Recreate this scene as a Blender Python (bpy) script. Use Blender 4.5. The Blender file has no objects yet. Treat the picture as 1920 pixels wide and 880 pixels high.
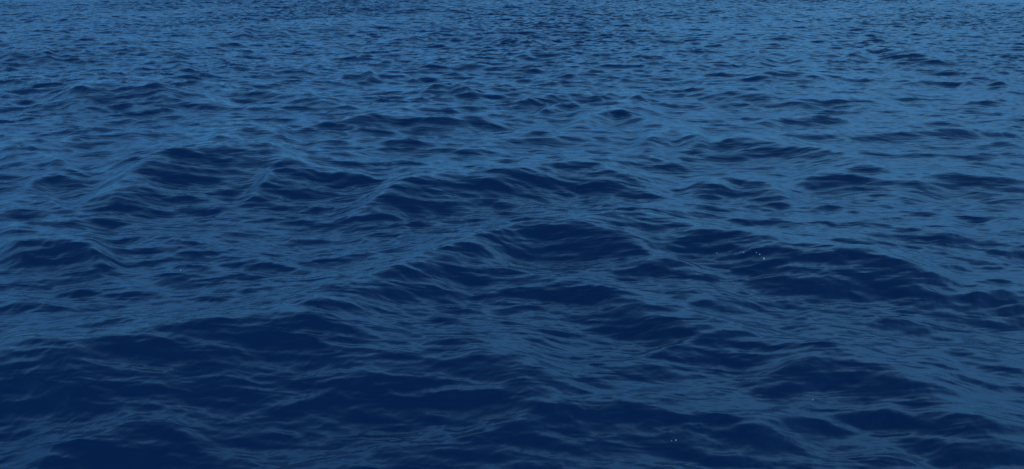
import bpy, math
import numpy as np

# ------------------------------------------------------------------ camera
CAM_H = 3.2                      # eye height above mean water, from a boat deck
FPX = 1507.0                     # focal length in pixels of a 1920 wide frame
HORIZON_Y = -75.0               # the horizon lies just above the frame
PITCH = math.atan2(440.0 - HORIZON_Y, FPX)

scene = bpy.context.scene
cam_data = bpy.data.cameras.new('camera')
cam_data.sensor_width = 36.0
cam_data.lens = FPX / 1920.0 * 36.0
cam_data.clip_start = 0.05
cam_data.clip_end = 30000.0
cam = bpy.data.objects.new('camera', cam_data)
cam.location = (0.0, 0.0, CAM_H)
cam.rotation_euler = (math.radians(90) - PITCH, 0.0, 0.0)
scene.collection.objects.link(cam)
scene.camera = cam

# ------------------------------------------------------------------ light
SKY_FILL = 18.0                     # radiance of the added sky brightness, in the sky texture's units
SUN_EL = math.radians(32)
SUN_AZ = math.radians(172)       # clockwise from +Y: behind the camera, to the right
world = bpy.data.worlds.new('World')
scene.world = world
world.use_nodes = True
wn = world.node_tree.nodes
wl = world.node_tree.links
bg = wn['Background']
sky = wn.new('ShaderNodeTexSky')
sky.sky_type = 'NISHITA'
sky.sun_disc = False
sky.sun_elevation = SUN_EL
sky.sun_rotation = SUN_AZ
sky.altitude = 0.0
sky.air_density = 1.0
sky.dust_density = 0.2
sky.ozone_density = 4.0
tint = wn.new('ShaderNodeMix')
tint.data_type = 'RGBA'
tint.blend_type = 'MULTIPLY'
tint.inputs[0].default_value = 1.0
tint.inputs[7].default_value = (0.265, 0.79, 1.40, 1)      # blue colour grade multiplied over the whole sky
# unseen clouds added to shape the water's reflections: brightest some way up, dimmer overhead
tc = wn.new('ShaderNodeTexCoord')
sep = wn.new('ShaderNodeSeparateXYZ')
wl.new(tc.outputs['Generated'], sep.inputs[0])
fill_ramp = wn.new('ShaderNodeValToRGB')
els = fill_ramp.color_ramp.elements
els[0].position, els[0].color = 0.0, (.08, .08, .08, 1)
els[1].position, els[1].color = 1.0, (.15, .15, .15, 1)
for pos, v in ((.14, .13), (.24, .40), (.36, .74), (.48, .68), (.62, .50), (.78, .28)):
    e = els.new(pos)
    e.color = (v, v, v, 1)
wl.new(sep.outputs['Z'], fill_ramp.inputs['Fac'])
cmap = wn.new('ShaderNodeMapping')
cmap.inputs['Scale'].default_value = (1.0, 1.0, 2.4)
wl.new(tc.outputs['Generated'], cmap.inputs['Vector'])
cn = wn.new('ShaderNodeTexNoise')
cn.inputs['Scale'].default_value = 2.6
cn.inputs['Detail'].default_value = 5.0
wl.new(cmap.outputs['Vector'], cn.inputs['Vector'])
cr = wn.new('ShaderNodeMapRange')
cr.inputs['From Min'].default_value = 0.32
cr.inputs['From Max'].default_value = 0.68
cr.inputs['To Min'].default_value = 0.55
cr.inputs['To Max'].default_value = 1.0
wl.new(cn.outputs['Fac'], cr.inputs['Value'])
side = wn.new('ShaderNodeMapRange')          # added sky brightening towards the right, to lighten the water there
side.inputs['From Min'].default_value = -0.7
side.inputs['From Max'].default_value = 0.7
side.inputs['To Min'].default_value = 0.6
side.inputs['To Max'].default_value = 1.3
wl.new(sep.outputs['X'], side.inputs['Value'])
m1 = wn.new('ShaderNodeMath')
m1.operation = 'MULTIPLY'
wl.new(fill_ramp.outputs['Color'], m1.inputs[0])
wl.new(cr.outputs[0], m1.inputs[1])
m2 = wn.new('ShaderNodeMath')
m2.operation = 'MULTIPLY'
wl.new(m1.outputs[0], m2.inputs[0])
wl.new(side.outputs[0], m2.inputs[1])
sky_fill = wn.new('ShaderNodeMix')
sky_fill.data_type = 'RGBA'
sky_fill.inputs[7].default_value = (SKY_FILL * 1.0, SKY_FILL * 1.0, SKY_FILL * 1.0, 1)
wl.new(m2.outputs[0], sky_fill.inputs[0])
wl.new(sky.outputs['Color'], sky_fill.inputs[6])
wl.new(sky_fill.outputs[2], tint.inputs[6])
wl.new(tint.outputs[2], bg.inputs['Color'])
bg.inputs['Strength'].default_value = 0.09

sd = bpy.data.lights.new('sun', 'SUN')
sd.energy = 2.5
sd.angle = math.radians(0.5)
sd.color = (1.0, 0.96, 0.9)
sun = bpy.data.objects.new('sun', sd)
sun.rotation_euler = (math.radians(90) - SUN_EL, 0.0, math.radians(180) - SUN_AZ)
scene.collection.objects.link(sun)

scene.view_settings.view_transform = 'Standard'
scene.view_settings.look = 'None'
scene.view_settings.exposure = -0.17
scene.view_settings.gamma = 1.0
scene.view_settings.use_curve_mapping = False

# ------------------------------------------------------------------ materials
def water_material():
    m = bpy.data.materials.new('sea_water')
    m.use_nodes = True
    nt = m.node_tree
    n, l = nt.nodes, nt.links
    p = n['Principled BSDF']
    p.inputs['Base Color'].default_value = (0.0001, 0.0096, 0.040, 1)
    p.inputs['Roughness'].default_value = 0.23
    p.inputs['IOR'].default_value = 1.333
    geo = n.new('ShaderNodeNewGeometry')
    prev = None
    # capillary ripples: wind drawn, longer across the wind than along it
    for rot, sc, scale, det, dist in ((8, (0.30, 1.0, 1.0), 5.0, 2.0, 0.036),
                                      (-14, (0.6, 1.0, 1.0), 15.0, 2.0, 0.0016)):
        mp = n.new('ShaderNodeMapping')
        mp.inputs['Rotation'].default_value = (0, 0, math.radians(rot))
        mp.inputs['Scale'].default_value = sc
        l.new(geo.outputs['Position'], mp.inputs['Vector'])
        nz = n.new('ShaderNodeTexNoise')
        nz.inputs['Scale'].default_value = scale
        nz.inputs['Detail'].default_value = det
        nz.inputs['Roughness'].default_value = 0.55
        nz.inputs['Distortion'].default_value = 0.4
        l.new(mp.outputs['Vector'], nz.inputs['Vector'])
        b = n.new('ShaderNodeBump')
        b.inputs['Strength'].default_value = 1.0
        b.inputs['Distance'].default_value = dist
        l.new(nz.outputs['Fac'], b.inputs['Height'])
        if prev:
            l.new(prev.outputs['Normal'], b.inputs['Normal'])
        prev = b
    l.new(prev.outputs['Normal'], p.inputs['Normal'])
    return m

def droplet_material():
    m = bpy.data.materials.new('spray_water')
    m.use_nodes = True
    nt = m.node_tree
    p = nt.nodes['Principled BSDF']
    nz = nt.nodes.new('ShaderNodeTexNoise')
    nz.inputs['Scale'].default_value = 60
    cr = nt.nodes.new('ShaderNodeValToRGB')
    cr.color_ramp.elements[0].color = (0.16, 0.22, 0.30, 1)
    cr.color_ramp.elements[1].color = (0.26, 0.33, 0.42, 1)
    nt.links.new(nz.outputs['Fac'], cr.inputs['Fac'])
    nt.links.new(cr.outputs['Color'], p.inputs['Base Color'])
    p.inputs['Roughness'].default_value = 0.15
    p.inputs['IOR'].default_value = 1.333
    return m

# ------------------------------------------------------------------ sea state
rng = np.random.default_rng(11)

def cascade(tile, N, lmin, lmax, slope, spread, wind_deg, power=4.0):
    """one periodic band of wind waves: height and choppy displacement grids"""
    k1 = np.fft.fftfreq(N, d=tile / N) * 2 * np.pi
    kx, ky = np.meshgrid(k1, k1, indexing='xy')
    k = np.hypot(kx, ky)
    k[0, 0] = 1e-6
    th = np.arctan2(ky, kx) - math.radians(wind_deg)
    D = np.abs(np.cos(th)) ** spread * 0.93 + 0.07
    lam = 2 * np.pi / k
    band = 1 / (1 + (lmin / lam) ** 8) / (1 + (lam / lmax) ** 8)
    P = k ** (-power) * D * band
    P[0, 0] = 0
    z = np.fft.fft2(rng.standard_normal((N, N)))
    H = z * np.sqrt(P)
    h = np.real(np.fft.ifft2(H))
    gx = np.real(np.fft.ifft2(1j * kx * H))
    gy = np.real(np.fft.ifft2(1j * ky * H))
    s = slope / math.sqrt((gx ** 2 + gy ** 2).mean())
    dx = np.real(np.fft.ifft2(1j * kx / k * H))
    dy = np.real(np.fft.ifft2(1j * ky / k * H))
    return tile, N, np.stack([h, dx, dy]) * s

def sample(c, x, y, rot):
    tile, N, g = c
    a = math.radians(rot)
    ca, sa = math.cos(a), math.sin(a)
    u = ((x * ca + y * sa) / tile * N) % N
    v = ((-x * sa + y * ca) / tile * N) % N
    i0 = np.floor(u).astype(np.int64) % N
    j0 = np.floor(v).astype(np.int64) % N
    fu, fv = u - np.floor(u), v - np.floor(v)
    i1, j1 = (i0 + 1) % N, (j0 + 1) % N
    r = (g[:, j0, i0] * (1 - fu) * (1 - fv) + g[:, j0, i1] * fu * (1 - fv)
         + g[:, j1, i0] * (1 - fu) * fv + g[:, j1, i1] * fu * fv)
    h, dx, dy = r
    return h, dx * ca - dy * sa, dx * sa + dy * ca

CA = cascade(173.0, 512, 4.0, 18.0, 0.06, 3.0, 88)
CB = cascade(41.0, 1024, 0.55, 2.6, 0.14, 4.0, 91)
CC = cascade(13.7, 1024, 0.11, 0.75, 0.225, 2.4, 88)
CD = cascade(5.3, 1024, 0.035, 0.16, 0.10, 1.2, 96)

# ------------------------------------------------------------------ the swell in view
def px_to_ground(px, py, z=0.0):
    """direction of a sight line -> where it meets the level z, as azimuth and range"""
    cx = (px - 960.0) / FPX
    cy = (440.0 - py) / FPX
    dy = math.cos(PITCH) + cy * math.sin(PITCH)
    dz = -math.sin(PITCH) + cy * math.cos(PITCH)
    t = (z - CAM_H) / dz
    x, y = cx * t, dy * t
    return math.atan2(x, y), math.hypot(x, y)

# crest lines of the individual waves: surveyed points, face length, steepness
WAVES = [
    ([(110, 182), (200, 168), (300, 178), (400, 184)], 22, .8),
    ([(0, 303), (60, 302), (125, 318)], 22, .8),
    ([(205, 350), (300, 318), (380, 303), (510, 298), (565, 316)], 52, 1.25),
    ([(480, 362), (520, 340), (600, 330), (700, 345)], 36, .9),
    ([(700, 382), (780, 352), (860, 345), (960, 338), (1030, 326), (1070, 318), (1200, 334)], 50, 1.25),
    ([(40, 356), (90, 340), (160, 352)], 22, .8),
    ([(110, 275), (170, 264), (290, 272)], 16, .8),
    ([(590, 276), (680, 265), (790, 272)], 16, .8),
    ([(790, 122), (850, 115), (910, 123)], 10, .4),
    ([(975, 104), (1010, 98), (1070, 109)], 10, .35),
    ([(1080, 226), (1160, 208), (1225, 224)], 18, .9),
    ([(1205, 258), (1265, 246), (1325, 262)], 22, .9),
    ([(1360, 262), (1430, 265), (1520, 280), (1580, 292), (1650, 312)], 26, .9),
    ([(1470, 190), (1540, 184), (1650, 190)], 12, .8),
    ([(1520, 252), (1620, 248), (1720, 250), (1800, 244), (1860, 235), (1920, 238)], 16, .8),
    ([(1480, 350), (1540, 330), (1600, 341), (1700, 346), (1800, 332), (1920, 345)], 30, .85),
    ([(1290, 356), (1390, 340), (1475, 364)], 32, .9),
    ([(1590, 444), (1680, 432), (1790, 450)], 28, .9),
    ([(0, 470), (90, 466), (200, 492)], 48, 1.0),
    ([(310, 510), (420, 488), (520, 500)], 34, .9),
    ([(560, 566), (680, 540), (800, 500), (900, 466), (1010, 428), (1080, 438), (1170, 462), (1260, 490)], 56, 1.3),
    ([(1060, 440), (1150, 424), (1240, 420), (1320, 436), (1400, 452), (1480, 474), (1560, 478), (1640, 482), (1720, 506)], 66, 1.3),
    ([(820, 522), (870, 508), (960, 515), (1020, 522), (1090, 530), (1160, 556), (1260, 586), (1390, 604)], 56, 1.1),
    ([(100, 556), (180, 536), (300, 562)], 30, .8),
    ([(-60, 690), (0, 670), (50, 656), (110, 664), (180, 646), (300, 636), (400, 628), (465, 608), (560, 606), (660, 614)], 130, 1.1),
    ([(630, 690), (740, 666), (860, 674), (960, 690), (1030, 712)], 100, 1.0),
    
    ([(50, 868), (160, 822), (260, 795), (350, 802)], 70, .9),
    ([(1230, 666), (1340, 638), (1430, 640), (1540, 656)], 42, .9),
    ([(1470, 690), (1560, 676), (1640, 700), (1750, 740), (1850, 785), (1960, 825)], 100, 1.1),
    ([(940, 800), (1030, 772), (1110, 752), (1200, 745), (1320, 765), (1440, 786)], 50, .75),
    ([(1710, 676), (1790, 656), (1870, 678), (1960, 705)], 46, .9),
    ([(1400, 800), (1510, 776), (1600, 800), (1700, 850)], 60, .8),
    ([(1820, 556), (1880, 556), (1960, 580)], 34, .9),
    ([(300, 160), (370, 156), (440, 168), (520, 176), (620, 194)], 12, .8),
    ([(130, 178), (200, 172), (330, 181)], 26, .9),
    ([(10, 100), (50, 97), (90, 99)], 8, .7),
    ([(250, 124), (300, 119), (350, 126)], 9, .7),
    ([(450, 60), (490, 54), (535, 59)], 8, .6),
    ([(380, 282), (470, 257), (540, 266)], 20, .8),
    ([(0, 237), (70, 233), (160, 231)], 10, .8),
    ([(730, 69), (830, 62), (910, 65), (975, 74)], 7, .7),
    ([(640, 138), (665, 133), (700, 139)], 9, .7),
    ([(800, 168), (840, 163), (890, 176)], 9, .8),
    ([(985, 192), (1050, 184), (1110, 180), (1125, 187)], 12, .8),
    ([(1130, 183), (1170, 174), (1205, 182)], 11, .8),
    ([(670, 230), (750, 219), (800, 227), (860, 229), (915, 228)], 15, .9),
    ([(1020, 206), (1070, 198), (1095, 206)], 9, .8),
    ([(1410, 116), (1470, 106), (1510, 115)], 10, .7),
    ([(1590, 106), (1640, 96), (1680, 100), (1750, 108)], 11, .7),
    ([(1420, 147), (1480, 143), (1550, 151)], 9, .8),
    ([(1335, 176), (1380, 177), (1455, 184)], 11, .8),
    ([(1430, 223), (1500, 215), (1600, 221)], 10, .8),
    ([(1685, 231), (1740, 225), (1800, 226)], 10, .8),
    ([(1815, 156), (1860, 150), (1895, 157)], 9, .7),
    ([(1140, 300), (1200, 297), (1290, 312)], 12, .7),
    ([(860, 290), (930, 284), (1010, 290)], 12, .7),
    ([(0, 386), (50, 377), (110, 385)], 16, .8),
    ([(690, 566), (780, 546), (870, 562)], 26, .7),
    ([(740, 604), (840, 584), (940, 604)], 24, .7),
    ([(1600, 652), (1680, 641), (1760, 654)], 18, .7),
    ([(1620, 612), (1710, 600), (1800, 610)], 16, .7),
]

def hand_swell(az, r):
    """sum of the individual crests; az, r are 2-D grids (az by column, r by row)"""
    h = np.zeros_like(r)
    a_row = az[0]
    for pts, face, steep in WAVES:
        p0 = px_to_ground(*pts[len(pts) // 2])
        p1 = px_to_ground(pts[len(pts) // 2][0], pts[len(pts) // 2][1] + face)
        L0 = abs(p0[1] - p1[1])
        A0 = min((0.182 + .012 * math.exp(-((p0[1] - 12) / 5) ** 2)) * steep * L0, 0.33)
        P = [px_to_ground(x, y, A0 * .6) for x, y in pts]
        pa = np.array([p[0] for p in P])
        pr = np.array([p[1] for p in P])
        span = pa[-1] - pa[0]
        # smooth crest line, tapering off beyond its ends
        c0 = np.searchsorted(a_row, pa[0] - .25 * span)
        c1 = np.searchsorted(a_row, pa[-1] + .25 * span)
        if c1 - c0 < 3:
            continue
        aa = a_row[c0:c1]
        rc = np.interp(aa, pa, pr)
        s0 = (pr[1] - pr[0]) / (pa[1] - pa[0])
        s1 = (pr[-1] - pr[-2]) / (pa[-1] - pa[-2])
        rc = np.where(aa < pa[0], pr[0] + s0 * .6 * (aa - pa[0]), rc)
        rc = np.where(aa > pa[-1], pr[-1] + s1 * .6 * (aa - pa[-1]), rc)
        w = max(3, int(len(aa) * .12)) | 1
        kern = np.hanning(w + 2)[1:-1]
        kern /= kern.sum()
        rc = np.convolve(np.pad(rc, w // 2, mode='edge'), kern, 'valid')
        t = (aa - pa[0]) / span
        amp = np.clip(np.minimum((t + .25) / .42, (1.25 - t) / .42), 0, 1)
        amp = amp * amp * (3 - 2 * amp)
        L = L0 * (.55 + .45 * amp) * (rc / p0[1]) ** .5
        u = (rc[None, :] - r[:, c0:c1]) / L[None, :]
        uf = np.clip(u, 0, 1.15) / 1.15
        front = 1 - np.sin(uf * np.pi / 2) ** 1.45
        ub = np.clip(-u, 0, 8)
        back = np.exp(-ub * ub / (.12 + .9 * ub))
        prof = np.where(u > 0, front, back)
        h[:, c0:c1] += (A0 * amp[None, :] * prof) ** 1.9
    h = h ** (1 / 1.9)       # crests run into one another instead of piling up
    kern = np.hanning(19)[1:-1]
    kern /= kern.sum()
    pad = np.pad(h, ((8, 8), (0, 0)), mode='edge')
    soft = sum(kern[i] * pad[i:i + len(h)] for i in range(17))
    w = 1 / (1 + np.exp((r - 10) / 1.2))
    return h * (1 - w) + soft * w

# ------------------------------------------------------------------ the water sheet
def build_water():
    half = math.radians(40)
    fine = np.linspace(-half, half, 1180)
    side = half + np.cumsum(np.linspace(0.0013, 0.02, 60))
    side = side[side < math.radians(86)]
    rest = np.linspace(side[-1] + .03, math.pi, 50)
    az = np.concatenate([-rest[::-1], -side[::-1], fine, side, rest])
    rr = [0.3]
    while rr[-1] < 3.0:
        rr.append(rr[-1] + .08)
    while rr[-1] < 9000:
        r = rr[-1]
        d = r * r / (803 * CAM_H) * .85
        if r < 75:
            d = min(d, .075)
        else:
            d = min(.075 + (r - 75) * .02, r * .05)
        rr.append(r + max(d, .0075))
    rr = np.array(rr)
    A, R = np.meshgrid(az, rr, indexing='xy')
    X, Y = R * np.sin(A), R * np.cos(A)
    dr = np.gradient(rr)[:, None] + 0 * A
    da = np.gradient(az)[None, :] * R
    sp = np.maximum(dr, da)

    def fade(lam):
        return 1 / (1 + (sp / (lam * .45)) ** 4)
    inview = 1 / (1 + np.exp((np.abs(A) - math.radians(40)) / .05)) / (1 + np.exp((R - 26) / 4))
    near = 1 / (1 + np.exp((R - 13) / 2)) * (np.abs(A) < 3)
    close = 1 / (1 + np.exp((R - 8) / 1.0))
    far = 1 / (1 + np.exp(-(R - 22) / 4))
    Z = np.zeros_like(X)
    OX = np.zeros_like(X)
    OY = np.zeros_like(X)
    # gusts: patches of livelier and of slacker ripples
    gust = sample(CA, X * .8 + 31, Y * .45 + 7, 35)[0]
    gust = np.clip(1 + .16 * gust / CA[2][0].std(), .75, 1.3)
    for c, rot, lam, wgt, chop in ((CA, 0, 9, 1 - .75 * inview, 1.0),
                                   (CB, 11, 2.0, 1 - .42 * far - .42 * near, 1.0),
                                   (CC, -7, .5, gust * (1.12 + .25 * far - .38 * close), .5),
                                   (CD, 17, .13, gust * (1.1 - .5 * close), .25)):
        h, dx, dy = sample(c, X * (.62 if c is CC else .72 if c is CB else 1), Y, rot)   # long crests
        f = wgt * fade(lam)
        Z += h * f
        OX += dx * f * chop
        OY += dy * f * chop
    Z += hand_swell(A, R)
    co = np.empty((Z.size, 3), np.float32)
    co[:, 0] = (X + OX).ravel()
    co[:, 1] = (Y + OY).ravel()
    co[:, 2] = Z.ravel()
    nr, nc = Z.shape
    base = (np.arange(nr - 1)[:, None] * nc + np.arange(nc - 1)[None, :]).ravel()
    quads = np.stack([base, base + nc, base + nc + 1, base + 1], 1).astype(np.int32)
    # cap below the camera
    centre = len(co)
    co = np.vstack([co, [[0, 0, float(Z[0].mean())]]]).astype(np.float32)
    i = np.arange(nc - 1)
    tris = np.stack([np.full(nc - 1, centre), i, i + 1], 1).astype(np.int32)
    me = bpy.data.meshes.new('water')
    me.vertices.add(len(co))
    me.vertices.foreach_set('co', co.ravel())
    nl = quads.size + tris.size
    me.loops.add(nl)
    me.loops.foreach_set('vertex_index', np.concatenate([quads.ravel(), tris.ravel()]))
    nf = len(quads) + len(tris)
    me.polygons.add(nf)
    starts = np.concatenate([np.arange(len(quads)) * 4, quads.size + np.arange(len(tris)) * 3]).astype(np.int32)
    me.polygons.foreach_set('loop_start', starts)
    me.update(calc_edges=True)
    me.polygons.foreach_set('use_smooth', np.ones(nf, dtype=bool))
    me.materials.append(water_material())
    o = bpy.data.objects.new('water', me)
    o['kind'] = 'structure'
    scene.collection.objects.link(o)
    return o, az, rr, Z

water, AZ, RR, ZZ = build_water()

# ------------------------------------------------------------------ spray
def surface_point(px, py):
    """where the sight line through a pixel of the photograph meets the waves"""
    a, _ = px_to_ground(px, py)
    col = ZZ[:, np.abs(AZ - a).argmin()]
    _, r0 = px_to_ground(px, py, 0.0)
    line = CAM_H * (1 - RR / r0)
    i = int(np.argmax(line < col))
    return RR[i] * math.sin(a), RR[i] * math.cos(a), float(col[i])

def make_droplet(size, stretch, seed):
    import bmesh
    bm = bmesh.new()
    bmesh.ops.create_icosphere(bm, subdivisions=3, radius=size * .4)
    g = np.random.default_rng(seed)
    ph = g.uniform(0, 6.28, 3)
    for v in bm.verts:
        n = v.co.normalized()
        v.co *= 1 + .12 * math.sin(3 * n.x + ph[0]) + .1 * math.sin(4 * n.z + ph[1]) + .06 * math.sin(5 * n.y + ph[2])
        if v.co.z > 0:
            taper = v.co.z / (size / 2)
            v.co.x *= 1 - .35 * taper
            v.co.y *= 1 - .35 * taper
        v.co.z *= stretch
    me = bpy.data.meshes.new('water_droplet')
    bm.to_mesh(me)
    bm.free()
    me.polygons.foreach_set('use_smooth', np.ones(len(me.polygons), dtype=bool))
    return me

SPRAY = droplet_material()
SET_BACK = 'spray thrown up in front of the long dark wave'
for px, py, size, stretch, label, grp in (
        (1432, 486, .022, 1.5, 'largest, tall white water drop, lowest and rightmost of the spray over the long dark wave', SET_BACK),
        (1424, 480, .017, 1.3, 'white water drop just up and left of the largest drop of the spray', SET_BACK),
        (1418, 475, .012, 1.0, 'small faint water drop topping the tight cluster beside the largest drop', SET_BACK),
        (1394, 474, .015, 1.0, 'lone pale water drop left of the tight cluster over the long dark wave', SET_BACK),
        (1344, 475, .014, 1.0, 'pale water drop farthest left in the spray over the long dark wave', SET_BACK),
        (1267, 827, .013, 1.1, 'bright white water drop over dark water near the bottom edge', 'pair of drops near the bottom edge'),
        (1259, 827, .008, 1.0, 'tiny dull water drop just left of the bright one near the bottom edge', 'pair of drops near the bottom edge'),
        (339, 508, .014, 1.3, 'faint lone water drop on a dark wave face in the left half', None),
        (1524, 750, .010, 1.0, 'lone small water drop on the near wave slope at lower right', None)):
    x, y, z = surface_point(px, py)
    d = math.hypot(x, y)
    k = 1 - .05 / d                      # a few centimetres clear of the water
    o = bpy.data.objects.new('water_droplet', make_droplet(size, stretch, px))
    o.data.materials.append(SPRAY)
    o.location = (x * k, y * k, z + .05 * CAM_H / d)
    o['label'] = label
    o['category'] = 'water droplet'
    if grp:
        o['group'] = grp
    scene.collection.objects.link(o)
